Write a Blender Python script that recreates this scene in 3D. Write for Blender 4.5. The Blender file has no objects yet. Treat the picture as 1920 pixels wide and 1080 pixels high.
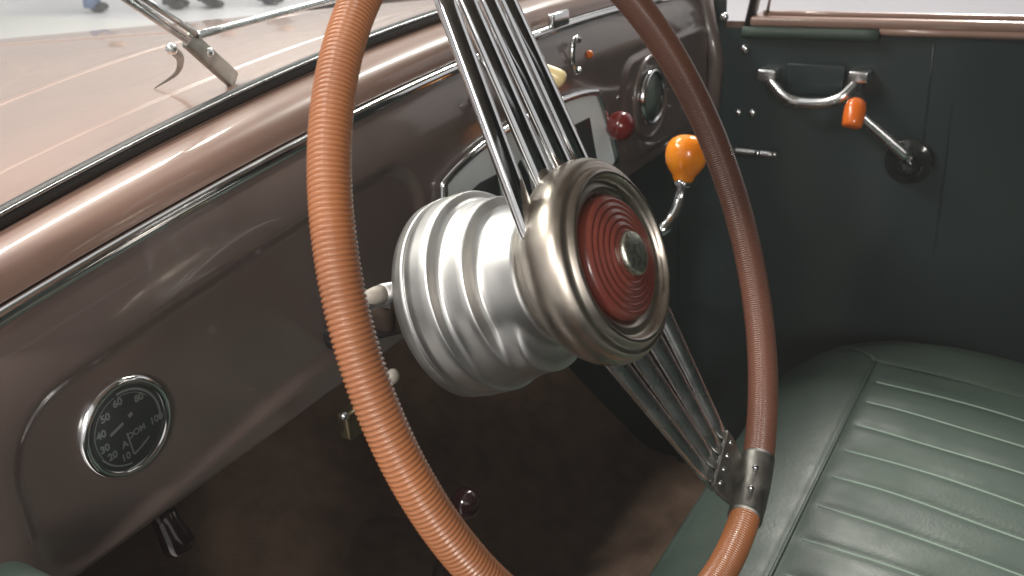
import bpy, math, random
from mathutils import Vector, Matrix, Quaternion
random.seed(7)
S = bpy.context.scene
COL = S.collection
V = Vector

# ------------------------------------------------------------------ camera
CAM_O = V((-0.48008, -0.23482, 0.22760))
CR = V((0.505967, -0.860102, -0.064970)); CU = V((0.386858, 0.158962, 0.908334)); CB = V((-0.770933, -0.484722, 0.413167))
FPX = 1800.0                       # focal length in pixels of a 1920 wide picture
cd = bpy.data.cameras.new('camera'); cam = bpy.data.objects.new('camera', cd); COL.objects.link(cam)
cam.matrix_world = Matrix(((CR.x, CU.x, CB.x, CAM_O.x), (CR.y, CU.y, CB.y, CAM_O.y), (CR.z, CU.z, CB.z, CAM_O.z), (0, 0, 0, 1)))
cd.sensor_width = 36; cd.lens = FPX/1920*36; cd.clip_start = .02; cd.clip_end = 200
cd.dof.use_dof = True; cd.dof.focus_distance = .60; cd.dof.aperture_fstop = 15
S.camera = cam

# ------------------------------------------------------------------ light of the hall, with one added fill lamp
w = bpy.data.worlds.new('World'); S.world = w; w.use_nodes = True
bg = w.node_tree.nodes['Background']; bg.inputs[0].default_value = (.92, .90, .90, 1); bg.inputs[1].default_value = .78
def lamp(name, loc, target, sx, sy, power, col=(1, .95, .88)):
    l = bpy.data.lights.new(name, 'AREA'); l.shape = 'RECTANGLE'; l.size = sx; l.size_y = sy; l.energy = power; l.color = col
    o = bpy.data.objects.new(name, l); COL.objects.link(o); o.location = loc
    o.rotation_euler = (V(target)-V(loc)).to_track_quat('-Z', 'Y').to_euler(); return o
lamp('hall_and_fill_lamp', (-3.0, .05, 2.35), (0, 0, -.1), .25, .25, 95)
lamp('hall_and_fill_lamp', (-4.2, -2.6, 1.7), (0, .1, -.1), 1.2, 1.2, 110)  # unseen fill lamp, added to brighten the dash and cluster
lamp('hall_and_fill_lamp', (-.9, 2.2, 2.5), (-.1, .8, 0), 1.6, .4, 88, (1, .92, .84))
lamp('hall_and_fill_lamp', (1.2, 2.2, 2.6), (.3, .8, 0), 1.6, .4, 88, (1, .92, .84))
lamp('hall_and_fill_lamp', (3.2, .2, 2.6), (.9, 0, 0), .4, 1.6, 230)
lamp('hall_and_fill_lamp', (6.5, 6.5, 3.2), (6.5, 6.5, 0), 3.0, 3.0, 250)
S.view_settings.view_transform = 'Standard'; S.view_settings.look = 'None'; S.view_settings.exposure = 0; S.view_settings.gamma = 1
S.render.engine = 'CYCLES'

# ------------------------------------------------------------------ helpers
def at(px, py, axis, val):         # point of a plane of the car (axis = val) seen at a place of the 1920 x 1080 photograph
    d = CR*((px-960)/FPX)+CU*((540-py)/FPX)-CB
    return CAM_O+d*((val-CAM_O[axis])/d[axis])
def obj(name, vs, fs, m, parent=None, smooth=True, kind=None):
    me = bpy.data.meshes.new(name)
    off = parent_loc(parent)
    me.from_pydata([tuple(V(v)-off) for v in vs], [], fs); me.update()
    if smooth: me.polygons.foreach_set('use_smooth', [True]*len(me.polygons))
    ms = m if isinstance(m, list) else [m]
    for q in ms: me.materials.append(q)
    o = bpy.data.objects.new(name, me); COL.objects.link(o)
    if parent: o.parent = parent
    if kind: o['kind'] = kind
    return o
def parent_loc(p):
    t = V((0, 0, 0))
    while p: t = t+p.location; p = p.parent
    return t
def thing(name, label, cat, loc=(0, 0, 0), group=None):
    o = bpy.data.objects.new(name, None); COL.objects.link(o); o.location = loc; o.empty_display_size = .02
    o['label'] = label; o['category'] = cat
    if group: o['group'] = group
    return o
def tag(o, label, cat, group=None):
    o['label'] = label; o['category'] = cat
    if group: o['group'] = group
    return o
def sharp(o, ang=35):
    me = o.data
    import bmesh
    bm = bmesh.new(); bm.from_mesh(me); a = math.radians(ang)
    for e in bm.edges:
        if len(e.link_faces) == 2 and e.calc_face_angle(0) > a: e.smooth = False
    bm.to_mesh(me); bm.free(); return o
def grid(fn, nu, nv):              # fn(u,v) with u,v in 0..1
    vs = [fn(i/(nu-1), j/(nv-1)) for j in range(nv) for i in range(nu)]
    fs = [(j*nu+i, j*nu+i+1, (j+1)*nu+i+1, (j+1)*nu+i) for j in range(nv-1) for i in range(nu-1)]
    return vs, fs
def merge(*parts):
    vs, fs = [], []
    for a, b in parts:
        k = len(vs); vs += a; fs += [tuple(i+k for i in f) for f in b]
    return vs, fs
def smoothpath(pts, n):            # Catmull-Rom
    P = [V(p) for p in pts]; P = [P[0]*2-P[1]]+P+[P[-1]*2-P[-2]]
    out = []
    m = len(P)-3
    for k in range(n+1):
        t = k/n*m; i = min(int(t), m-1); t -= i
        a, b, c, d = P[i:i+4]
        out.append(.5*((2*b)+(c-a)*t+(2*a-5*b+4*c-d)*t*t+(3*b-a-3*c+d)*t*t*t))
    return out
def tube(path, rad, seg=16, flat=None, up=None, cap=True, sq=1):
    """sweep; rad is a number or list; flat=(a,b) scales the two axes"""
    P = [V(p) for p in path]; n = len(P)
    R = rad if isinstance(rad, (list, tuple)) else [rad]*n
    vs, fs = [], []; prev = None
    for i, p in enumerate(P):
        t = (P[min(i+1, n-1)]-P[max(i-1, 0)]).normalized()
        if prev is None:
            u = V(up) if up else (V((0, 0, 1)) if abs(t.z) < .9 else V((1, 0, 0)))
        else: u = prev
        u = (u-t*u.dot(t)).normalized(); prev = u; v = t.cross(u)
        fa, fb = flat if flat else (1, 1)
        for k in range(seg):
            a = 2*math.pi*k/seg
            ca, sa = math.cos(a), math.sin(a); ca = math.copysign(abs(ca)**sq, ca); sa = math.copysign(abs(sa)**sq, sa)
            vs.append(p+(u*ca*fa+v*sa*fb)*R[i])
    for i in range(n-1):
        for k in range(seg):
            fs.append((i*seg+k, i*seg+(k+1) % seg, (i+1)*seg+(k+1) % seg, (i+1)*seg+k))
    if cap:
        fs.append(tuple(range(seg-1, -1, -1))); fs.append(tuple((n-1)*seg+k for k in range(seg)))
    return vs, fs
def frame_of(n):
    n = V(n).normalized(); a = V((0, 0, 1)) if abs(n.z) < .9 else V((1, 0, 0))
    e1 = a.cross(n).normalized(); return e1, n.cross(e1), n
def lathe(prof, org, n, seg=64, rf=None, fr=None, cap=True):
    """prof [(h, r)], turned about n at org; rf(h, r, phi) may alter r"""
    e1, e2, n = fr if fr else frame_of(n)
    org = V(org); vs, fs = [], []
    for h, r in prof:
        for k in range(seg):
            a = 2*math.pi*k/seg; rr = rf(h, r, a) if rf else r
            vs.append(org+n*h+(e1*math.cos(a)+e2*math.sin(a))*rr)
    m = len(prof)
    for i in range(m-1):
        for k in range(seg):
            fs.append((i*seg+k, i*seg+(k+1) % seg, (i+1)*seg+(k+1) % seg, (i+1)*seg+k))
    if cap and prof[0][1] > 1e-5: fs.append(tuple(range(seg-1, -1, -1)))
    if cap and prof[-1][1] > 1e-5: fs.append(tuple((m-1)*seg+k for k in range(seg)))
    return vs, fs
def sphere(c, r, sx=1, sy=1, sz=1, seg=20, rings=12):
    prof = [(-r*math.cos(math.pi*i/rings), max(r*math.sin(math.pi*i/rings), 1e-6)) for i in range(rings+1)]
    vs, fs = lathe(prof, (0, 0, 0), (0, 0, 1), seg)
    return [V(c)+V((v.x*sx, v.y*sy, v.z*sz)) for v in vs], fs
def prism(loop, ext, bevel=0):     # closed loop of points pushed along ext, edges eased inward a little on the far side
    n = len(loop); L = [V(p) for p in loop]; c = sum(L, V())/n; e = V(ext)
    rings = [L, [p+e*.7 for p in L], [p+(c-p)*bevel+e for p in L]] if bevel else [L, [p+e for p in L]]
    vs = [p for r in rings for p in r]; fs = []
    for i in range(len(rings)-1):
        for k in range(n): fs.append((i*n+k, i*n+(k+1) % n, (i+1)*n+(k+1) % n, (i+1)*n+k))
    fs.append(tuple(range(n-1, -1, -1))); fs.append(tuple((len(rings)-1)*n+k for k in range(n)))
    return vs, fs
def box(c, sx, sy, sz, ax=None):
    X, Y, Z = ax if ax else (V((1, 0, 0)), V((0, 1, 0)), V((0, 0, 1)))
    c = V(c); vs = [c+X*(sx/2*i)+Y*(sy/2*j)+Z*(sz/2*k) for k in (-1, 1) for j in (-1, 1) for i in (-1, 1)]
    return vs, [(0, 2, 3, 1), (4, 5, 7, 6), (0, 1, 5, 4), (2, 6, 7, 3), (0, 4, 6, 2), (1, 3, 7, 5)]
def rbox(c, sx, sy, sz, r, ax=None, name=None):
    """box with rounded edges, as geometry"""
    import bmesh
    vs, fs = box(c, sx, sy, sz, ax)
    bm = bmesh.new(); B = [bm.verts.new(v) for v in vs]
    for f in fs: bm.faces.new([B[i] for i in f])
    bmesh.ops.bevel(bm, geom=list(bm.edges), offset=r, segments=3, affect='EDGES', profile=.5)
    bm.verts.index_update()
    out = [v.co.copy() for v in bm.verts], [tuple(v.index for v in f.verts) for f in bm.faces]; bm.free(); return out
def sm(a, b, x):
    t = min(1, max(0, (x-a)/(b-a))); return t*t*(3-2*t)

# ------------------------------------------------------------------ materials
def mat(name, col, rough=.4, metal=0, coat=0, spec=.5, noise=None, bump=None, rvar=None, coat_r=.04):
    m = bpy.data.materials.new(name); m.use_nodes = True; t = m.node_tree; b = t.nodes['Principled BSDF']
    b.inputs['Base Color'].default_value = (*col, 1); b.inputs['Roughness'].default_value = rough; b.inputs['Metallic'].default_value = metal
    b.inputs['Coat Weight'].default_value = coat; b.inputs['Coat Roughness'].default_value = coat_r; b.inputs['Specular IOR Level'].default_value = spec
    tc = t.nodes.new('ShaderNodeTexCoord')
    def nz(scale, detail=4):
        n = t.nodes.new('ShaderNodeTexNoise'); n.inputs['Scale'].default_value = scale; n.inputs['Detail'].default_value = detail
        t.links.new(tc.outputs['Object'], n.inputs['Vector']); return n
    if noise:                       # (scale, second colour, low, high)
        n = nz(noise[0]); r = t.nodes.new('ShaderNodeValToRGB'); r.color_ramp.elements[0].position = noise[2]; r.color_ramp.elements[1].position = noise[3]
        r.color_ramp.elements[0].color = (*col, 1); r.color_ramp.elements[1].color = (*noise[1], 1)
        t.links.new(n.outputs['Fac'], r.inputs[0]); t.links.new(r.outputs[0], b.inputs['Base Color'])
    if rvar:                        # (scale, lo, hi)
        n = nz(rvar[0], 6); mr = t.nodes.new('ShaderNodeMapRange'); mr.inputs[1].default_value = .35; mr.inputs[2].default_value = .65
        mr.inputs[3].default_value = rvar[1]; mr.inputs[4].default_value = rvar[2]
        t.links.new(n.outputs['Fac'], mr.inputs[0]); t.links.new(mr.outputs[0], b.inputs['Roughness'])
    if bump:                        # (scale, strength, distance)
        n = nz(bump[0], 5); bp = t.nodes.new('ShaderNodeBump'); bp.inputs['Strength'].default_value = bump[1]; bp.inputs['Distance'].default_value = bump[2]
        t.links.new(n.outputs['Fac'], bp.inputs['Height']); t.links.new(bp.outputs[0], b.inputs['Normal'])
    return m
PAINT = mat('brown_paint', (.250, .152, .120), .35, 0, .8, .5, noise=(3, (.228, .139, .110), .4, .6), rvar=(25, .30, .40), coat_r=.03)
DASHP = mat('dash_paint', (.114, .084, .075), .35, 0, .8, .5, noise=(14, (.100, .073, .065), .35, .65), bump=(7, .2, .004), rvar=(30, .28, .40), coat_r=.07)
CHROME = mat('chrome', (.78, .79, .80), .07, 1, rvar=(40, .05, .16))
WORN = mat('worn_nickel', (.53, .48, .42), .32, 1, noise=(28, (.47, .425, .37), .4, .7), rvar=(40, .27, .40), bump=(220, .12, .0004))
ALU = mat('cast_aluminium', (.52, .52, .515), .34, 1, noise=(20, (.46, .46, .455), .35, .7), rvar=(22, .36, .50), bump=(300, .10, .0003))
SATIN = mat('satin_chrome', (.80, .81, .82), .26, 1, rvar=(40, .2, .32))
STEEL = mat('dull_steel', (.46, .48, .49), .28, 1, rvar=(50, .18, .36))
DARKM = mat('dull_dark_steel', (.22, .215, .20), .42, 1, noise=(60, (.28, .27, .25), .4, .65), rvar=(90, .42, .6))
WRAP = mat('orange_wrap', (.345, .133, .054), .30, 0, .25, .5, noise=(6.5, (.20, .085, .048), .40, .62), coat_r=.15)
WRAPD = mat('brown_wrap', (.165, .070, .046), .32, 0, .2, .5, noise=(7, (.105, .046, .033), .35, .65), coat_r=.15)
RED = mat('oxblood_plastic', (.135, .032, .024), .28, 0, .3, .5, noise=(40, (.17, .042, .03), .4, .65))
LEATHER = mat('green_leather', (.046, .070, .057), .56, 0, 0, .4, noise=(9, (.038, .059, .048), .35, .65), bump=(260, .35, .0008), rvar=(14, .46, .66))
DOORC = mat('dark_green_card', (.022, .034, .035), .30, 0, 0, .5, noise=(7, (.025, .038, .038), .35, .65), bump=(300, .2, .0006))
RUBBER = mat('black_rubber', (.02, .02, .02), .35, 0, 0, .5)
BLACK = mat('black_enamel', (.020, .018, .019), .3)
UNDER = mat('dark_felt', (.060, .050, .048), .8, noise=(30, (.045, .038, .037), .35, .65))
CARPET = mat('brown_carpet', (.30, .205, .150), .95, 0, 0, .1, noise=(28, (.22, .15, .11), .35, .65), bump=(600, .8, .003))
LINER = mat('roof_lining', (.22, .20, .17), .9)
AMBER = mat('amber_bakelite', (1.0, .32, .016), .2, 0, .4, noise=(60, (.95, .25, .010), .4, .65))
AMBER2 = mat('orange_bakelite', (.80, .165, .016), .2, 0, .4)
CREAM = mat('cream_bakelite', (.80, .63, .33), .3, 0, .3)
REDK = mat('dark_red_bakelite', (.14, .012, .012), .18, 0, .5)
MAROON = mat('maroon_black_bakelite', (.02, .006, .008), .15, 0, .5)
DIAL = mat('dial_black', (.13, .145, .15), .5)
PRINT = mat('dial_print', (.62, .65, .64), .6)
PALE = mat('pale_dial_plate', (.86, .93, .95), .3, 0, .3)
WINDOWD = mat('dial_window_dark', (.035, .045, .045), .25, 0, .3)
BONE = mat('grey_bone_tip', (.32, .29, .25), .5)
BRASS = mat('aged_brass', (.20, .16, .10), .38, 1, rvar=(60, .3, .5))
THREAD = mat('seam_thread', (.22, .30, .25), .7)
SKIN = mat('skin', (.5, .3, .22), .6)
def glassmat(name, tint, refl):
    m = bpy.data.materials.new(name); m.use_nodes = True; t = m.node_tree; t.nodes.clear()
    o = t.nodes.new('ShaderNodeOutputMaterial'); mx = t.nodes.new('ShaderNodeMixShader'); tr = t.nodes.new('ShaderNodeBsdfTransparent'); g = t.nodes.new('ShaderNodeBsdfGlossy')
    tr.inputs[0].default_value = (*tint, 1); g.inputs['Roughness'].default_value = .01
    lw = t.nodes.new('ShaderNodeLayerWeight'); lw.inputs[0].default_value = refl
    t.links.new(lw.outputs['Fresnel'], mx.inputs[0]); t.links.new(tr.outputs[0], mx.inputs[1]); t.links.new(g.outputs[0], mx.inputs[2]); t.links.new(mx.outputs[0], o.inputs[0]); return m
GLASS = glassmat('thin_glass', (.95, .97, .96), .25)

# ------------------------------------------------------------------ the hall floor
FLOORM = mat('hall_floor', (.74, .72, .75), .35, 0, 0, .5, noise=(.6, (.68, .66, .69), .4, .6))
g = grid(lambda u, v: V((-40+80*u, -40+80*v, -1.08)), 9, 9)
obj('floor', *g, FLOORM, kind='structure')
obj('display_platform', *rbox((-4.0, 5.0, -1.058), 20.0, 60, .03, .006), mat('platform_white', (.72, .70, .68), .4), kind='structure')


# ------------------------------------------------------------------ car body: cowl, bonnet, seal, glass, added roof, floor
XC = .30
car = thing('vintage_car', 'body of the old brown car, pinkish glossy bonnet and cowl beyond the windscreen', 'car', (XC, .3, -.9))
def z_seal(x): return .097-.161*(x-XC)**2
def z_trim(x): return .0650-.125*(x-.33)**2
def z_cowl(x, y):
    d = abs(x-XC); z = .094-.161*d*d-.078*(y-.28)
    if d > .42: z -= 2.2*(d-.42)**2
    z -= .25*max(0, y-.42)*d*d
    for yy, amp, wd in ((.376, -.0011, .0020), (.598, -.0012, .0025), (.612, .0005, .006)):
        z += amp*math.exp(-((y-yy)/wd)**2)
    return z
X0, X1 = -.34, .94
ys = [.272+.0022*i for i in range(58)]+[.40+.012*i for i in range(15)]+[.58+.0018*i for i in range(30)]+[.64+.02*i for i in range(39)]
vs, fs = [], []
xs = [X0+(X1-X0)*i/60 for i in range(61)]
cowl_ys = [y for y in ys if y <= .598]; bon_ys = [.5986]+[y for y in ys if y > .5995]
def sheet(yl, fz, xl=xs):
    vs = [V((x, y, fz(x, y))) for y in yl for x in xl]; n = len(xl)
    return vs, [(j*n+i, j*n+i+1, (j+1)*n+i+1, (j+1)*n+i) for j in range(len(yl)-1) for i in range(n-1)]
obj('cowl', *sheet(cowl_ys, z_cowl), PAINT, car)
def z_bon(x, y):
    d = abs(x-XC); return z_cowl(x, y)-.006*math.exp(-(d/.004)**2)
bx = sorted(set(xs+[XC+k*.002 for k in range(-6, 7)]))
obj('bonnet', *sheet(bon_ys, z_bon, bx), PAINT, car)
# side skirts of the bonnet and cowl down to the wing
def side(sx):
    return grid(lambda u, v: V((sx+(.05 if sx < 0 else -.05)*0, .272+1.12*u, z_cowl(sx, .272+1.12*u)*(1-v)-.75*v)), 40, 6)
obj('bonnet_side', *side(X0), PAINT, car); obj('bonnet_side', *side(X1), PAINT, car)
obj('bonnet_nose', *grid(lambda u, v: V((X0+(X1-X0)*u, 1.392, z_cowl(X0+(X1-X0)*u, 1.392)*(1-v)-.75*v)), 40, 4), PAINT, car)
# garnish ledge between dashboard trim and windscreen
def ledge(u, v):
    x = -.32+1.10*u
    a = V((x, .238, z_trim(x)+.004)); b = V((x, .279, z_seal(x)-.003)); 
    p = a.lerp(b, v); p += V((0, -.007, .0095))*math.sin(math.pi*v**.72)
    return p
obj('garnish_ledge', *grid(ledge, 60, 14), PAINT, car)
seal_path = [V((x, .281, z_seal(x)+.001)) for x in [X0+(X1-X0)*i/50 for i in range(51)]]
sl = obj('windscreen_seal', *tube(seal_path, .0060, 12, flat=(1, 1.25)), RUBBER, car)
obj('seal_insert', *tube([p+V((0, -.0056, .0042)) for p in seal_path], .0012, 8), STEEL, sl)
GX = V((0, -.40, .917))            # the glass leans back
obj('windscreen_glass', *merge(grid(lambda u, v: V((-.2+.94*u, .283, z_seal(-.2+.94*u)))+GX*(.36*v), 24, 8), grid(lambda u, v: V((-.2+.94*u, .288, z_seal(-.2+.94*u)))+GX*(.36*v), 24, 8)), GLASS, car)
# pillars; unseen roof, back and rear quarter, added to darken the cabin
for sx, dx in ((-.27, .02), (.80, -.03)):
    obj('windscreen_pillar', *tube([V((sx, .262, -.01)), V((sx, .235, .06)), V((sx+dx, .11, .43))], .016, 12, flat=(1, 1.3)), [RUBBER if sx > 0 else PAINT], car)
def shade_roof(u, v):
    x = -.46+1.30*u; y = .14-1.25*v
    return V((x, y, .43+.075*(1-(2*u-1)**4)*(1-.5*(2*v-1)**4)))
r1 = grid(shade_roof, 30, 20); r2 = grid(lambda u, v: shade_roof(u, v)+V((0, 0, .02)), 30, 20)
obj('shade_roof', *merge(r1, r2), LINER, car)  # unseen; its edge is placed to cast shade over wheel and cabin
obj('unseen_back', *merge(grid(lambda u, v: V((-.30+1.14*u, -1.11, -.75+1.2*v)), 4, 4), grid(lambda u, v: V((-.30+1.14*u, -1.13, -.75+1.2*v)), 4, 4)), DOORC, car)  # unseen wall, added to keep light out from behind
obj('unseen_quarter', *merge(grid(lambda u, v: V((.815, -.37-.74*u, -.75+1.2*v)), 4, 4)), DOORC, car)  # unseen panel, carried forward to darken the reflections and the cabin
obj('unseen_quarter', *merge(grid(lambda u, v: V((-.29, -.75-.36*u, -.75+1.2*v)), 4, 4)), DOORC, car)
obj('window_header', *box((.82, -.3, .41), .03, .95, .05), LINER, car)
# footwell
def foot(u, v):
    x = -.29+1.10*u; L = 1.25*v
    if L < .62: p = V((x, -.30+L, -.72))
    else:
        a = L-.62; p = V((x, .32+a*.75, -.72+a*.66))
    return p+V((0, 0, .004*math.sin(x*40)*math.sin(L*23)))
obj('carpet', *grid(foot, 60, 60), CARPET, car)
def tun(u, v):
    a = math.pi*v; return V((.27-.13*math.cos(a), -.3+1.0*u, -.73+.13*math.sin(a)+.20*max(0, u-.62)))
obj('tunnel_carpet', *grid(tun, 12, 20), CARPET, car)
obj('firewall', *grid(lambda u, v: V((-.30+1.12*u, .70, -.6+.65*v)), 4, 4), UNDER, car)
obj('kick_panel', *grid(lambda u, v: V((-.285, .26+.45*u, -.75+.78*v)), 4, 4), DOORC, car)
obj('kick_panel', *grid(lambda u, v: V((.80, .20+.52*u, -.75+.78*v)), 4, 4), DOORC, car)

# ------------------------------------------------------------------ dashboard
dash = thing('dashboard', 'glossy dark brown metal dashboard with chrome edge behind the steering wheel', 'dashboard', (XC, .22, -.14))
D = .22
def rrect(x, z, x0, x1, z0, z1, r):     # signed distance to a rounded rectangle, negative inside
    cx, cz = (x0+x1)/2, (z0+z1)/2; qx = abs(x-cx)-(x1-x0)/2+r; qz = abs(z-cz)-(z1-z0)/2+r
    return math.hypot(max(qx, 0), max(qz, 0))+min(max(qx, qz), 0)-r
def dash_y(x, z):
    t = z_trim(x)-z; y = D
    if t < .05: y += .016*((.05-t)/.05)**2          # rolls away towards the chrome edge
    d = rrect(x, z-(z_trim(x)-.04), -.262, .115, -.118, -.006, .042)
    y += .0045*sm(.004, -.008, d)                   # recessed panel at the wheel
    d = rrect(x, z, .505, .775, -.118, .004, .03)
    y += -.004*sm(.004, -.004, d)                   # raised glovebox lid
    if z < -.132: y += .02*sm(-.132, -.146, z)
    if x < -.26: y += .35*(x+.26)**2*0+.9*(x+.26)**2
    return y
def dash_pt(u, v):
    x = -.345+1.135*u; z = -.146+(z_trim(x)+.146)*v
    return V((x, dash_y(x, z), z))
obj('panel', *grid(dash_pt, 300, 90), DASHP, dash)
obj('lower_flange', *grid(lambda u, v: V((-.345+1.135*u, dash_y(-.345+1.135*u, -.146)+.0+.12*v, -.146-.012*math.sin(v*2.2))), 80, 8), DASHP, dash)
tp = [V((x, .2345, z_trim(x)-.001)) for x in [-.345+1.13*i/70 for i in range(71)]]
tr = obj('chrome_edge', *tube(tp, .0052, 14, flat=(1, .8)), CHROME, dash)
c = at(1037, 40, 1, .226); obj('clip', *rbox(c+V((.012, 0, 0)), .034, .007, .015, .002), CHROME, tr)
def dl(px, py, lift=0):            # a place on the dash skin
    p = at(px, py, 1, D)
    for _ in range(4): p = at(px, py, 1, dash_y(p.x, p.z)-lift)
    return p
NY = V((0, -1, 0))
DF = (V((1, 0, 0)), V((0, 0, 1)), NY)
# round gauge by the door
gc = dl(234, 799)
GR = .0305
ga = obj('round_gauge', *lathe([(-.004, GR+.001), (.002, GR+.0012), (.0042, GR), (.0050, GR-.002), (.0046, GR-.0036), (.003, GR-.0046), (.002, GR-.005)], gc, NY, 72, fr=DF, cap=False), CHROME, dash)
obj('dial_face', *lathe([(.0022, GR-.0040), (.0023, .0001)], gc, NY, 48, fr=DF, cap=False), DIAL, ga)
def ribbon(pts, wd, lift=.003, org=gc):
    P = [V(p) for p in pts]; vs, fs = [], []
    for i, p in enumerate(P):
        t = (P[min(i+1, len(P)-1)]-P[max(i-1, 0)]).normalized(); nrm = V((-t.y, t.x, 0))*wd/2
        for s in (-1, 1):
            q = p+nrm*s; vs.append(org+V((q.x, -lift, q.y)))
        if i: fs.append((2*i-2, 2*i-1, 2*i+1, 2*i))
    return vs, fs
def arc(r, a0, a1, n=24): return [V((r*math.cos(math.radians(a0+(a1-a0)*i/n)), r*math.sin(math.radians(a0+(a1-a0)*i/n)), 0)) for i in range(n+1)]
obj('dial_scale', *merge(ribbon(arc(.0232, 95, -18), .0015), ribbon(arc(.0212, 95, 35), .0005), ribbon(arc(.0232, 262, 205), .0011), ribbon(arc(.0225, 205, 100), .0005)), PRINT, ga)
def text(s, size, org, rot, m, parent, name, yoff=-.003):
    c = bpy.data.curves.new(name, 'FONT'); c.body = s; c.size = size; c.align_x = 'CENTER'; c.align_y = 'CENTER'; c.extrude = .0001; c.offset = size*.03
    t = bpy.data.objects.new('t', c); COL.objects.link(t)
    bpy.context.view_layer.update()
    me = bpy.data.meshes.new_from_object(t.evaluated_get(bpy.context.evaluated_depsgraph_get())); bpy.data.objects.remove(t)
    R = Matrix.Rotation(math.radians(rot), 3, 'Z')
    vs = []
    for v in me.vertices:
        q = R @ v.co; vs.append(V(org)+V((q.x, yoff-q.z, q.y)))
    fs = [tuple(p.vertices) for p in me.polygons]
    return obj(name, vs, fs, m, parent, smooth=False)
def gp(px, py): return at(px, py, 1, gc.y-.003)       # places on the dial
ZC = lambda u, v: (150+u/5.4, 700+v/5.4)
for s, a in (('10', 250), ('20', 219), ('30', 194), ('40', 165), ('50', 133), ('60', 98), ('80', 50), ('100', 343)):
    text(s, .0064, gc+V(((.0205 if s == '100' else .0182)*math.cos(math.radians(a)), -.0030, .0182*math.sin(math.radians(a)))), 0, PRINT, ga, 'numeral', 0)
text('A', .0062, gc+V((-.0048, -.003, -.0092)), 0, PRINT, ga, 'lettering', 0)
text('DOM', .0056, gc+V((.0046, -.003, -.0056)), 4, PRINT, ga, 'lettering', 0)
def gl(*uv): return [V(((gp(*ZC(*q))-gc).x, (gp(*ZC(*q))-gc).z, 0)) for q in uv]
obj('dial_emblem', *merge(ribbon([V((-.0018, -.003, 0)), V((-.0012, -.010, 0)), V((-.0006, -.0185, 0))], .0011, .0029), ribbon([V((-.0006, -.0185, 0)), V((.0040, -.0172, 0)), V((.0120, -.0135, 0))], .0014, .0029)), PRINT, ga)
obj('needle', *merge(ribbon([V((-.0125, .0015, 0)), V((-.0025, .0045, 0))], .0020, .0034), ribbon([V((.0018, .0064, 0)), V((.0046, .0075, 0))], .0026, .0034)), PRINT, ga)
obj('gauge_glass', *lathe([(.0040, GR-.0038), (.0056, .015), (.0060, .0001)], gc, NY, 48, fr=DF, cap=False), GLASS, ga)
# instrument cluster in the middle
def loop_px(pts, y): return [at(px, py, 1, y) for px, py in pts]
cl_c = [(.128, -.105), (.139, -.032), (.150, -.017), (.216, -.004), (.300, -.0005), (.370, -.002), (.424, -.009), (.438, -.018), (.462, -.060), (.482, -.105)]
outer = [V((x, D-.004, z)) for x, z in cl_c]
cen = sum(outer, V())/len(outer)
fine = smoothpath(outer, 60)
cl = obj('instrument_cluster', *tube(fine+[fine[0]], .0042, 10, flat=(1, 1)), CHROME, dash)
pl = [p+(cen-p)*.01+V((0, .0, 0)) for p in fine]
obj('dial_plate', *prism([p+V((0, .006, 0)) for p in pl], (0, -.0045, 0)), PALE, cl, smooth=False)
for q in ([(868, 372), (900, 342), (931, 326), (942, 392), (905, 392)], [(958, 330), (975, 300), (990, 330), (1000, 380), (985, 392)], [(1020, 262), (1040, 250), (1062, 300), (1050, 316)], [(1072, 236), (1104, 220), (1118, 300), (1092, 305)]):
    obj('dial_window', *prism(loop_px(q, D-.0025)[::-1], (0, -.0012, 0)), WINDOWD, cl, smooth=False)
# glovebox clock
fc = dl(1219, 182)
fg = obj('round_clock', *lathe([(-.006, .0345), (.002, .0345), (.006, .033), (.0075, .031), (.006, .0285), (.003, .0275)], fc, NY, 64, fr=DF, cap=False), CHROME, dash)
obj('dial_face', *lathe([(.003, .0285), (.0031, .0001)], fc, NY, 48, fr=DF, cap=False), mat('clock_face', (.24, .30, .27), .35, 0, .5), fg)
obj('gauge_glass', *lathe([(.0045, .028), (.010, .018), (.013, .0001)], fc, NY, 48, fr=DF, cap=False), GLASS, fg)
obj('bezel_dish', *tube([fc+V((.0475*math.cos(a), -.0005, .0475*math.sin(a))) for a in [2*math.pi*i/72 for i in range(73)]], .0032, 10), DASHP, fg)
# knobs and switches
def knob(px, py, r, ln, m, base=None, name='knob'):
    p = dl(px, py); o = None
    o = obj(name, *lathe([(-.002, r*.6), (ln*.45, r*.55), (ln*.6, r*.95), (ln*.8, r), (ln*.95, r*.75), (ln, .0001)], p, NY, 32, fr=DF), m, dash)
    return o
knob(884, 190, .008, .012, CHROME); knob(1000, 117, .009, .010, CHROME)
p = dl(1005, 122, .012); q = at(1048, 148, 1, .196)
ax = (q-p).normalized(); L = (q-p).length+.006
obj('lever_knob', *lathe([(0, .0050), (L*.2, .0056), (L*.45, .0074), (L*.7, .0088), (L*.85, .0088), (L*.95, .0070), (L*.99, .0038), (L, .0001)], p, ax, 28), CREAM, dash)
s = dl(1078, 103, .002)
obj('switch_key', *tube([s+V((.010*math.cos(a), -.002, .017*math.sin(a))) for a in [math.radians(50+250*i/20) for i in range(21)]], .0030, 10), CHROME, dash)
obj('warning_lamp', *sphere(dl(1105, 102, .001), .0042), AMBER2, dash)
rk = obj('red_knob', *sphere(dl(1163, 236, .016), .0165), REDK, dash)
obj('knob_base', *lathe([(0, .011), (.008, .009)], dl(1150, 236), NY, 24, fr=DF), BLACK, rk)
for px, py in ((1158, 184), (1188, 186), (1027, 168)): obj('screw', *sphere(dl(px, py, 0), .003, 1, .6, 1), CHROME, dash)
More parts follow.
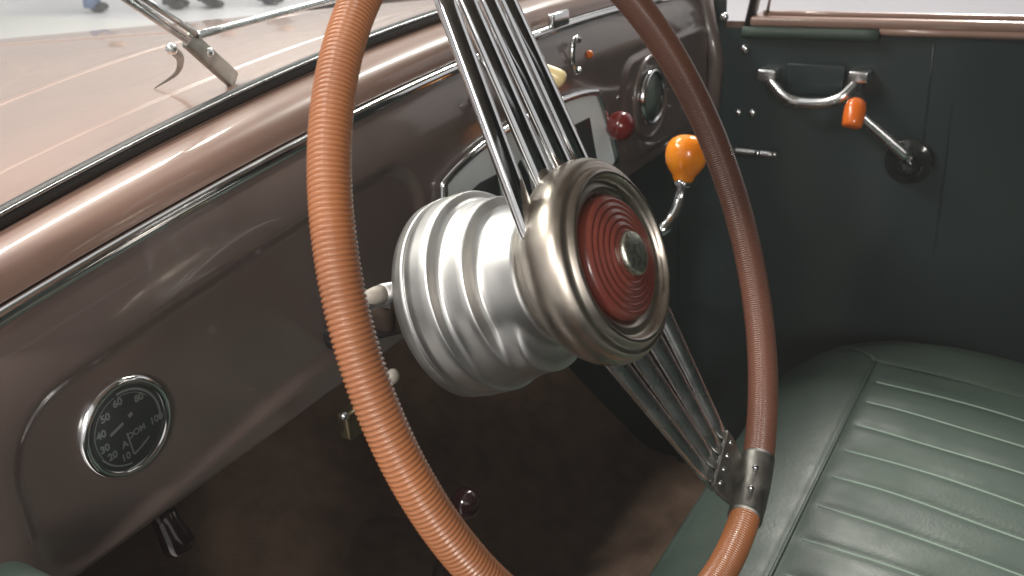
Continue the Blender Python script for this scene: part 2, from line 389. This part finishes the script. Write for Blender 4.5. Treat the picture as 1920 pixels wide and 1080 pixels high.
# end cheek towards the far door
obj('end_cheek', *tube([V((.785, .215, -.146)), V((.79, .21, -.05)), V((.785, .23, .045))], .012, 12), DASHP, dash)
a = at(345, 1038, 1, .235); b = at(300, 955, 1, .25)
ax = (a-b).normalized(); L = (a-b).length
obj('pull_knob', *lathe([(-.01, .0085), (L*.3, .0088), (L*.6, .0102), (L*.80, .0108), (L*.92, .0095), (L*.98, .006), (L, .0001)], b, ax, 32), MAROON, dash)

# ------------------------------------------------------------------ steering wheel
N = V((.012479, -.925658, .378156)).normalized(); E1 = V((.9999, .0135, 0)); E1 = (E1-N*E1.dot(N)).normalized(); E2 = N.cross(E1)
if E2.z < 0: E2 = -E2
WF = (E1, E2, N)
def wp(a, b, h=0): return E1*a+E2*b+N*h
wheel = thing('steering_wheel', 'large banjo steering wheel with orange corded rim and chrome rod spokes', 'steering wheel')
RW = .215
FER = (-71.5, 7.2)                 # ferrule centre and half width in degrees
def rim_part(name, a0, a1, r, pitch, m, steps=7, seg=26, amp=.27, r_end=None):
    L = RW*math.radians(abs(a1-a0)); turns = L/pitch; n = int(turns*steps)
    vs, fs = [], []
    for i in range(n+1):
        a = math.radians(a0+(a1-a0)*i/n); rad = E1*math.cos(a)+E2*math.sin(a); rr = r if r_end is None else r+(r_end-r)*i/n
        for k in range(seg):
            th = 2*math.pi*k/seg
            ph = (turns*i/n+th/(2*math.pi)) % 1.0; x = 2*ph-1
            cord = math.sqrt(max(0, 1-x*x*.97))
            q = rr-pitch*amp*2.2+pitch*amp*2.2*cord
            vs.append(rad*(RW+q*math.cos(th))+N*(q*math.sin(th)))
    for i in range(n):
        for k in range(seg): fs.append((i*seg+k, i*seg+(k+1) % seg, (i+1)*seg+(k+1) % seg, (i+1)*seg+k))
    return obj(name, vs, fs, m, wheel)
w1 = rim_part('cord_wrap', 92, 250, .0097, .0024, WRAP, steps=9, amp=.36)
w1['label'] = 'coarse orange cord wrapped round the near half of the rim'
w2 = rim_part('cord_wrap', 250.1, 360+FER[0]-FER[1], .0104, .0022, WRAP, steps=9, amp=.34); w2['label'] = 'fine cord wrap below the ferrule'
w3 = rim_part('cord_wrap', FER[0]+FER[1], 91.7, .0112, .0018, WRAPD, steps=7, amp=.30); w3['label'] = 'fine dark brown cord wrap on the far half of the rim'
# ferrule and rod spokes
def rim_tube(a0, a1, r, n=20): return tube([wp(RW*math.cos(math.radians(a0+(a1-a0)*i/n)), RW*math.sin(math.radians(a0+(a1-a0)*i/n))) for i in range(n+1)], r, 28)
def bracket(ac, rs, name='spoke_bracket'):
    u = wp(math.cos(math.radians(ac)), math.sin(math.radians(ac))); t = wp(-math.sin(math.radians(ac)), math.cos(math.radians(ac)))
    fo = obj(name, *rim_tube(ac-FER[1], ac+FER[1], .0118), DARKM, wheel)
    lp = [u*rs+t*.0245, u*(rs+.008)+t*.0255, u*.207+t*.020, u*.207-t*.020, u*(rs+.008)-t*.0255, u*rs-t*.0245]
    obj('bracket_plate', *prism([p-N*.0098 for p in lp], N*.0024, .04), DARKM, fo, smooth=False)
    for k in (-.018, -.006, .006, .018): obj('rivet', *sphere(u*(rs+.006)+t*k-N*.0074, .0020, seg=12, rings=8), STEEL, fo)
    for k in (-.010, .008): obj('rivet', *sphere(u*.203+t*k+N*.006, .0022, seg=12, rings=8), STEEL, fo)
bracket(FER[0], .180)
rods = [((-.031, .1734), (-.0379, .0399)), ((-.0114, .1702), (-.0042, .0527)), ((.0095, .1668), (.0216, .0567)), ((.030, .1635), (.0425, .0586)),
        ((.040, -.1790), (-.0056, -.0681)), ((.0525, -.1775), (.0205, -.0736)), ((.065, -.175), (.0460, -.0764)), ((.0775, -.171), (.0700, -.0723))]
for i, (a, b) in enumerate(rods):
    A = V((a[0], a[1], 0)); B = V((b[0], b[1], 0)); d = (B-A).normalized()
    B = B+d*.03; A = A-d*(.028 if i < 4 else .004)
    pa, pb = wp(A.x, A.y, -.012), wp(B.x, B.y, -.016)
    m = CHROME if i < 4 else SATIN
    obj('spoke', *tube([pa.lerp(pb, k/6) for k in range(7)], [(.0080+.0010*k/6) if i < 4 else (.0056+.0032*k/6) for k in range(7)], 24, flat=(.55, 1.0), up=N, sq=.92), m, wheel)
bracket(91, .192)
# hub cap
cap = [(-.0345, .030), (-.034, .0440), (-.0325, .0462), (-.029, .0478), (-.025, .0508), (-.019, .0575), (-.010, .0622), (-.002, .0636), (.005, .0628), (.0095, .0600), (.0108, .0578), (.0105, .0563), (.0120, .0548), (.0145, .0532), (.0155, .0515), (.0148, .0498), (.0118, .0487), (.0095, .0480), (.0090, .0462), (.0100, .0440), (.0098, .0420), (.0078, .0400), (.0070, .0385), (.006, .036)]
hub = obj('hub_cap', *lathe(cap, (0, 0, 0), N, 96, fr=WF), WORN, wheel)
pr = [(.006, .0384), (.0100, .0384), (.0125, .0374)]
r = .0365
for k in range(5):
    b = .0130+.0011*k
    for j in range(6):
        x = j/6; pr.append((b+.0013*math.sin(math.pi*x), r-.0042*x))
    r -= .0042
pr += [(.0188, .0150), (.0185, .0120), (.0186, .0001)]
obj('horn_button', *lathe(pr, (0, 0, 0), N, 80, fr=WF), RED, hub)
obj('medallion', *lathe([(.018, .0132), (.0205, .0137), (.0222, .0131), (.0231, .0117), (.0236, .0090), (.0240, .0050), (.0241, .0001)], (0, 0, 0), N, 40, fr=WF), mat('worn_medallion', (.66, .67, .58), .36, 1, noise=(300, (.40, .42, .35), .45, .58), bump=(320, .5, .0008)), hub)

# ------------------------------------------------------------------ steering column with its cast housing
colm = thing('steering_column', 'stepped cast aluminium steering column housing behind the hub', 'steering column', wp(0, 0, -.10))
hp = [(-.118, .030), (-.1175, .060), (-.1155, .0652), (-.113, .0668), (-.1040, .0676), (-.1034, .0664), (-.1026, .0673), (-.0860, .0669), (-.0846, .0663), (-.0838, .0645), (-.0826, .0612), (-.0808, .0592), (-.0780, .0584), (-.0650, .0577), (-.0638, .0570), (-.0630, .0550), (-.0618, .0512), (-.0598, .0486), (-.0565, .0474), (-.0500, .0464), (-.0445, .0455), (-.036, .0440), (-.035, .030)]
def densify(p, k=3):
    out = []
    for i in range(len(p)-1):
        for j in range(k): out.append((p[i][0]+(p[i+1][0]-p[i][0])*j/k, p[i][1]+(p[i+1][1]-p[i][1])*j/k))
    return out+[p[-1]]
def lug(h, r, a):
    d = (math.degrees(a)-(-112)+180) % 360-180
    wgt = sm(58, 20, abs(d)); top = .0668-.007*sm(-.10, -.055, h)
    if h < -.1155 or r < .035: return r
    wgt *= sm(-.0435, -.049, h)
    return r+(max(r, top)-r)*wgt
obj('housing', *lathe(densify(hp), (0, 0, 0), N, 120, rf=lug, fr=WF), ALU, colm)
obj('column_tube', *tube([wp(0, 0, -.12), wp(0, 0, -.30), wp(0, 0, -.62)], .0135, 24), BLACK, colm)
a = at(752, 545, 1, .125); b = at(716, 552, 1, .128); 
st = obj('stalk', *tube([a+(a-b)*.4, a, b], .0068, 18), ALU, colm)
obj('stalk_end', *tube([b, b+(b-a)*.35, b+(b-a)*.8], [.0062, .0058, .0040], 16), BONE, st)
obj('clamp', *lathe([(-.165, .016), (-.162, .021), (-.140, .021), (-.137, .016)], (0, 0, 0), N, 32, fr=WF), BRASS, colm)
p = at(735, 610, 1, .12); obj('bracket', *rbox(p+V((.004, .01, 0)), .010, .016, .016, .004), mat('brown_bracket', (.03, .021, .017), .9, spec=.1), colm)
obj('screw', *sphere(at(736, 706, 1, .14), .0055, 1, .8, 1), BONE, colm)
obj('screw', *sphere(at(784, 655, 1, .12), .003), STEEL, colm)
p = at(662, 788, 1, .19); br = obj('brass_bracket', *rbox(p, .022, .012, .022, .003), BRASS, dash)
obj('screw', *sphere(at(645, 780, 1, .18), .003), STEEL, br)

# ------------------------------------------------------------------ gear lever and the dark knob below
gl_ = thing('gear_lever', 'chrome gear lever with a bright amber knob between hub and far door', 'gear lever', (.34, .2, -.13))
kp = at(1287, 293, 1, .10)
pts = [at(1279, 336, 1, .10), at(1276, 372, 1, .10), at(1262, 408, 1, .102), at(1235, 436, 1, .11), at(1190, 450, 1, .15), at(1150, 452, 1, .22)]
obj('stem', *tube(smoothpath(pts, 30), .0064, 18), CHROME, gl_)
ax = (kp-at(1281, 345, 1, .10)).normalized()
kf = frame_of(ax); k0 = at(1281, 340, 1, .10)
obj('knob', *lathe([(-.001, .0090), (.003, .0108), (.006, .0118), (.011, .0160), (.017, .0194), (.024, .0207), (.031, .0207), (.037, .0190), (.042, .0148), (.0452, .0090), (.0462, .0045), (.0464, .0001)], k0, ax, 32, fr=kf), AMBER, gl_)
obj('collar', *lathe([(-.006, .0085), (-.004, .0092), (.001, .0092), (.002, .0085)], k0, ax, 24, fr=kf), CHROME, gl_)
hl = thing('floor_lever', 'small round near-black knob on a lever low in the footwell', 'lever', (.11, .2, -.32))
bp_ = at(873, 943, 1, .20)
obj('knob', *sphere(bp_, .0148), MAROON, hl)
obj('stem', *tube(smoothpath([bp_, bp_+V((.02, .06, -.12)), bp_+V((.05, .15, -.40))], 12), .005, 12), BLACK, hl)

# ------------------------------------------------------------------ passenger door
DX = .790
door = thing('passenger_door', 'dark green passenger door with chrome grab handle and window crank', 'door', (DX, -.1, -.5))
def door_pt(u, v):
    y = .262-1.05*u; z = -.74+.735*v
    return V((DX+.003*math.sin(u*13+2*v)*math.sin(v*4)+.0015*math.sin(u*41)*math.sin(v*9+u*5), y, z))
obj('panel', *grid(door_pt, 90, 50), DOORC, door)
obj('back_skin', *grid(lambda u, v: V((DX+.05, .262-1.05*u, -.74+.735*v)), 4, 4), PAINT, door)
obj('top_roll', *tube([V((DX-.004, .172-.0172*i, -.0095)) for i in range(11)], .0075, 14), LEATHER, door)
obj('top_roll', *tube([V((DX-.002, 0-.078*i, -.0052)) for i in range(11)], .0045, 14), PAINT, door)
obj('window_sill', *rbox((DX+.022, -.30, .0035), .05, .93, .014, .005), PAINT, door)
obj('sill_bead', *tube([V((DX+.012, .15-.1*i, .0125)) for i in range(10)], .004, 10), PAINT, door)
obj('window_channel', *tube([V((DX+.01, .170, -.01)), V((DX+.008, .135, .16)), V((DX-.012, .10, .42))], .011, 10, flat=(1, .6)), RUBBER, door)
obj('window_bar', *tube([V((DX+.01, .148, 0)), V((DX+.0, .112, .17)), V((DX-.012, .08, .42))], .0022, 8), STEEL, door)
# grab handle
h0, h1, h2, h3 = at(1440, 146, 0, DX-.012), at(1467, 182, 0, DX-.03), at(1582, 184, 0, DX-.03), at(1611, 150, 0, DX-.012)
hd = obj('grab_handle', *tube(smoothpath([h0, h0.lerp(h1, .5), h1+V((0, -.004, -.001)), h1.lerp(h2, .3)+V((0, 0, -.007)), h1.lerp(h2, .7)+V((0, 0, -.007)), h2+V((0, .004, -.001)), h2.lerp(h3, .5), h3], 40), .0078, 16, flat=(1, .8)), SATIN, door)
for h in (h0, h3): obj('mount', *rbox(h+V((.002, 0, .005)), .024, .025, .016, .003), SATIN, hd)
# window crank
ce = at(1705, 302, 0, DX-.004)
ck = obj('window_crank', *lathe([(0, .030), (.003, .0295), (.005, .027), (.006, .022), (.012, .016), (.020, .012), (.026, .011), (.028, .007), (.028, .0001)], ce, (-1, 0, 0), 48), mat('dark_bakelite', (.02, .024, .024), .12, 0, .6), door)
p0 = at(1706, 300, 0, DX-.03); p1 = at(1603, 208, 0, DX-.045)
obj('arm', *tube([p0.lerp(p1, k/8) for k in range(9)], [.0085-.0030*k/8 for k in range(9)], 14, flat=(.6, 1), up=(-1, 0, 0)), SATIN, ck)
kk = at(1602, 212, 0, DX-.05)
obj('crank_knob', *lathe([(-.019, .0001), (-.018, .007), (-.014, .0115), (-.006, .0132), (.004, .0132), (.012, .0125), (.017, .0118), (.019, .009), (.0195, .0001)], kk, V((-.55, 0, -.83)), 28), AMBER2, ck)
for px, py, r in ((1396, 92, .0065), (1384, 211, .005), (1410, 212, .006), (1358, 32, .006)): obj('button', *sphere(at(px, py, 0, DX-.002), r, .7, 1, 1), CHROME, door)
a, b = at(1368, 281, 0, DX-.014), at(1456, 291, 0, DX-.014)
rd = obj('latch_rod', *tube([a.lerp(b, k/6) for k in range(7)], .0048, 12), SATIN, door)
obj('screw', *sphere(at(1420, 287, 0, DX-.019), .0045), CHROME, rd); obj('screw', *sphere(at(1452, 290, 0, DX-.019), .004), CHROME, rd)
for px in (1752, 1800): obj('panel_seam', *tube([at(px, 80, 0, DX+.001)+V((0, 0, -.045*k)) for k in range(14)], .0016, 6), DOORC, door)
obj('ashtray_lid', *rbox((DX-.001, .075, -.068), .006, .075, .040, .002), DOORC, door)

ddr = thing('driver_door', 'green driver door, only its rounded top edge showing in the near lower corner', 'door', (-.27, -.1, -.5))
obj('top_roll', *tube([V((-.302, .185-.104*i, -.089)) for i in range(11)], .018, 18), LEATHER, ddr)
obj('panel', *rbox((-.305, -.345, -.42), .030, 1.05, .66, .006), DOORC, ddr)

# ------------------------------------------------------------------ passenger seat
seat = thing('bench_seat', 'green leather bench seat cushion with pleated top and piped border', 'seat', (.25, -.3, -.6))
ZS = -.362; XE = .745; XN = -.24; YF0 = .040; YB = -.62
SEAMX = .615; SEAMY = -.062
PL = .053
def YF(x):
    if x < .53: return YF0
    k = (x-.53)/(XE-.53); return YF0-.15*(1-math.sqrt(max(0, 1-k*k)))
def seat_z(x, y):
    z = -.006*((x-.22)/.45)**2
    ty = max(0, 1-(YF(x)-y)/.10); tx = max(0, 1-(XE-x)/.125)
    z -= .027*min(1, math.hypot(ty, tx*.9))**2.3
    if y < SEAMY: z -= .45*(SEAMY-y)**2
    if y < SEAMY and x < SEAMX:
        k = (SEAMX-x)/PL; fr = k-math.floor(k)
        fade = sm(SEAMY, SEAMY-.02, y)
        z += (.0034*max(0, 1-(2*fr-1)**4)-.001)*fade
        z += .0016*math.sin(y*30+x*14)*math.sin(x*23)
    dd = min(abs(y-SEAMY) if x < SEAMX+.004 else 9, abs(x-SEAMX) if y < SEAMY+.004 else 9)
    z -= .003*math.exp(-(dd/.004)**2)
    return ZS+z
xsS = sorted([XN+(XE-XN)*i/260 for i in range(261)])
vs = [V((x, YB+(YF(x)-YB)*j/130, seat_z(x, YB+(YF(x)-YB)*j/130))) for j in range(131) for x in xsS]; n = len(xsS)
fs = [(j*n+i, j*n+i+1, (j+1)*n+i+1, (j+1)*n+i) for j in range(130) for i in range(n-1)]
cu = obj('cushion', vs, fs, LEATHER, seat)
# front and far side faces curve under
def front(u, v):
    x = XN+(XE-XN)*u; a = v*1.9; z0 = seat_z(x, YF(x))
    return V((x, YF(x)+.020*math.sin(a), z0-.035*(1-math.cos(a))-.10*v*v))
obj('front_face', *grid(front, 60, 12), LEATHER, seat)
def fars(u, v):
    y = YB+(YF(XE)-YB)*u; a = v*1.9; z0 = seat_z(XE, y)
    return V((XE+.020*math.sin(a), y, z0-.035*(1-math.cos(a))-.12*v*v))
obj('side_face', *grid(fars, 40, 12), LEATHER, seat)
pp = [V((x, SEAMY, seat_z(x, SEAMY)+.002)) for x in [XN+(SEAMX-XN)*i/80 for i in range(81)]]
obj('piping', *tube(pp, .0019, 10), LEATHER, cu)
pp = [V((SEAMX, y, seat_z(SEAMX, y)+.002)) for y in [SEAMY+(YB-SEAMY)*i/60 for i in range(61)]]
obj('piping', *tube(pp, .0019, 10), LEATHER, cu)
pp = []
for t in [i/20 for i in range(21)]:
    x, y = SEAMX+.055*t, SEAMY+(.055)*t
    y = min(y, YF(x)-.001); pp.append(V((x, y, seat_z(x, y)+.0015)))
obj('piping', *tube(pp, .0030, 10), LEATHER, cu)
for k in range(1, 13):
    x = SEAMX-PL*k
    obj('pleat_seam', *tube([V((x, y, seat_z(x, y)+.0006)) for y in [SEAMY-.012+(YB-SEAMY)*i/60 for i in range(61)]], .0011, 6), THREAD, cu)
obj('seat_base', *box((.22, -.30, -.58), .84, .58, .26), DOORC, seat, smooth=False)
obj('seat_back', *rbox((.22, -.70, -.05), .90, .14, .62, .05), LEATHER, seat)

# ------------------------------------------------------------------ windscreen wiper outside
wip = thing('windscreen_wiper', 'chrome twin-rod windscreen wiper standing on the cowl outside the glass', 'wiper', (.02, .32, .085))
def wq(px, py, y): return at(px, py, 1, y)
def on_cowl(px, py):
    y = .30
    for _ in range(200):
        p = at(px, py, 1, y)
        if p.z <= z_cowl(p.x, p.y): break
        y += .002
    return p
w0, w1_ = on_cowl(440, 156)+V((0, 0, .002)), wq(350, 70, .308)
dv = (w1_-w0).normalized(); nv = NY; sv = dv.cross(nv).normalized()
obj('arm_bracket', *rbox((w0+w1_)/2, (w0-w1_).length, .014, .006, .002, (dv, sv, nv)), DARKM, wip)
for a, b in (((352, 78), (205, -22)), ((366, 62), (240, -22))):
    A, B = wq(*a, .303), wq(*b, .285)
    obj('arm_rod', *tube([A, A.lerp(B, .5), B], .0021, 10), STEEL, wip)
A, B = wq(356, 72, .303), wq(222, -22, .285); obj('arm_rod', *tube([A, B], .0012, 8), CHROME, wip)
A, B = wq(372, 66, .306), wq(660, -12, .306)
bl = obj('blade', *tube([A.lerp(B, k/8) for k in range(9)], .0022, 10, flat=(1.3, 1)), STEEL, wip)
k = wq(322, 92, .318); kt = on_cowl(290, 168)+V((0, 0, .001))
obj('cowl_reflection', *tube(smoothpath([k, wq(338, 110, .318+.3*(kt.y-.318)), wq(330, 138, .318+.65*(kt.y-.318)), kt], 14), [.0034-.0030*max(0, (i-3)/11) for i in range(15)], 12), DARKM, wip)  # dark curve modelled to imitate the wiper's reflection in the cowl
obj('pivot_nut', *sphere(k, .0042, seg=8, rings=6), CHROME, wip)
obj('rivet', *sphere(wq(394, 98, .303), .0032, 1, .6, 1), CHROME, wip)

# ------------------------------------------------------------------ visitors beyond the bonnet
def person(label, x, y, rot, trouser, top, name='person'):
    t = thing(name, label, 'person', (x, y, -1.08), 'visitors standing beyond the bonnet')
    R = Matrix.Rotation(rot, 3, 'Z')
    def P(a, b, c): return V((x, y, -1.08))+R @ V((a, b, c))
    legs = []
    for s in (-1, 1):
        legs.append(tube(smoothpath([P(.10*s, .02, .06), P(.105*s, 0, .28), P(.10*s, .02, .50), P(.095*s, 0, .78), P(.07*s, 0, .95)], 16), [.072, .072, .07, .068, .068, .07, .074, .076, .078, .082, .086, .09, .095, .10, .105, .11, .115], 16))
    obj('trousers', *merge(*legs), trouser, t)
    tor = lathe([(.88, .10), (.93, .15), (1.02, .155), (1.15, .15), (1.30, .175), (1.40, .18), (1.46, .12), (1.50, .065), (1.55, .055)], V((x, y, -1.08)), (0, 0, 1), 28, rf=lambda h, r, a: r*(1-.3*abs(math.sin(a))))
    arms = []
    for s in (-1, 1):
        arms.append(tube(smoothpath([P(.17*s, 0, 1.42), P(.23*s, 0, 1.25), P(.25*s, .02, 1.05), P(.24*s, -.06, .86)], 12), [.055-.002*i for i in range(13)], 12))
    obj('jacket', *merge(tor, *arms), top, t)
    hd = sphere(P(0, -.01, 1.66), .105, .78, .92, 1.15)
    obj('head', *merge(hd, sphere(P(0, -.115, 1.65), .018)), SKIN, t)
    obj('hair', *sphere(P(0, .02, 1.70), .103, .86, .95, 1.0), BLACK, t)
    for s in (-1, 1):
        obj('hand', *merge(sphere(P(.24*s, -.07, .80), .045, .5, .8, 1.1), *[tube([P(.24*s+.004*s, -.10+.02*f, .765), P(.24*s, -.105+.02*f, .70+.004*f)], [.010, .007], 8) for f in range(4)], tube([P(.23*s, -.10, .81), P(.225*s, -.13, .76)], [.011, .008], 8)), SKIN, t)
        obj('shoe', *sphere(P(.10*s, -.05, .045), .06, .75, 2.0, .75), BLACK, t)
JEANS = mat('blue_jeans', (.16, .22, .38), .8); NAVY = mat('navy_cloth', (.03, .035, .08), .8); CHAR = mat('charcoal_cloth', (.022, .024, .028), .8); GREYC = mat('grey_cloth', (.35, .35, .36), .8)
for lab, x, y, tr_, tp_ in (('visitor in blue jeans, leftmost beyond the bonnet', 6.53, 9.32, JEANS, GREYC), ('visitor in charcoal trousers next to the blue jeans, seen past the wiper', 6.85, 8.41, CHAR, GREYC), ('visitor in charcoal trousers between two others, right of the wiper', 6.96, 8.0, CHAR, NAVY), ('visitor in navy trousers nearest the steering wheel rim', 7.24, 7.4, NAVY, CHAR)):
    person(lab, x, y, .9+random.uniform(-.5, .5), tr_, tp_)

# ------------------------------------------------------------------ added haze volume imitating veiling glare
hazem = bpy.data.materials.new('glare_haze'); hazem.use_nodes = True; t = hazem.node_tree; t.nodes.clear()
out = t.nodes.new('ShaderNodeOutputMaterial'); pv = t.nodes.new('ShaderNodeVolumePrincipled')
pv.inputs['Density'].default_value = .016; pv.inputs['Color'].default_value = (.95, .94, .94, 1)
t.links.new(pv.outputs[0], out.inputs['Volume'])
obj('haze', *box((0, 0, .65), 82, 82, 5.5), hazem, smooth=False, kind='stuff')
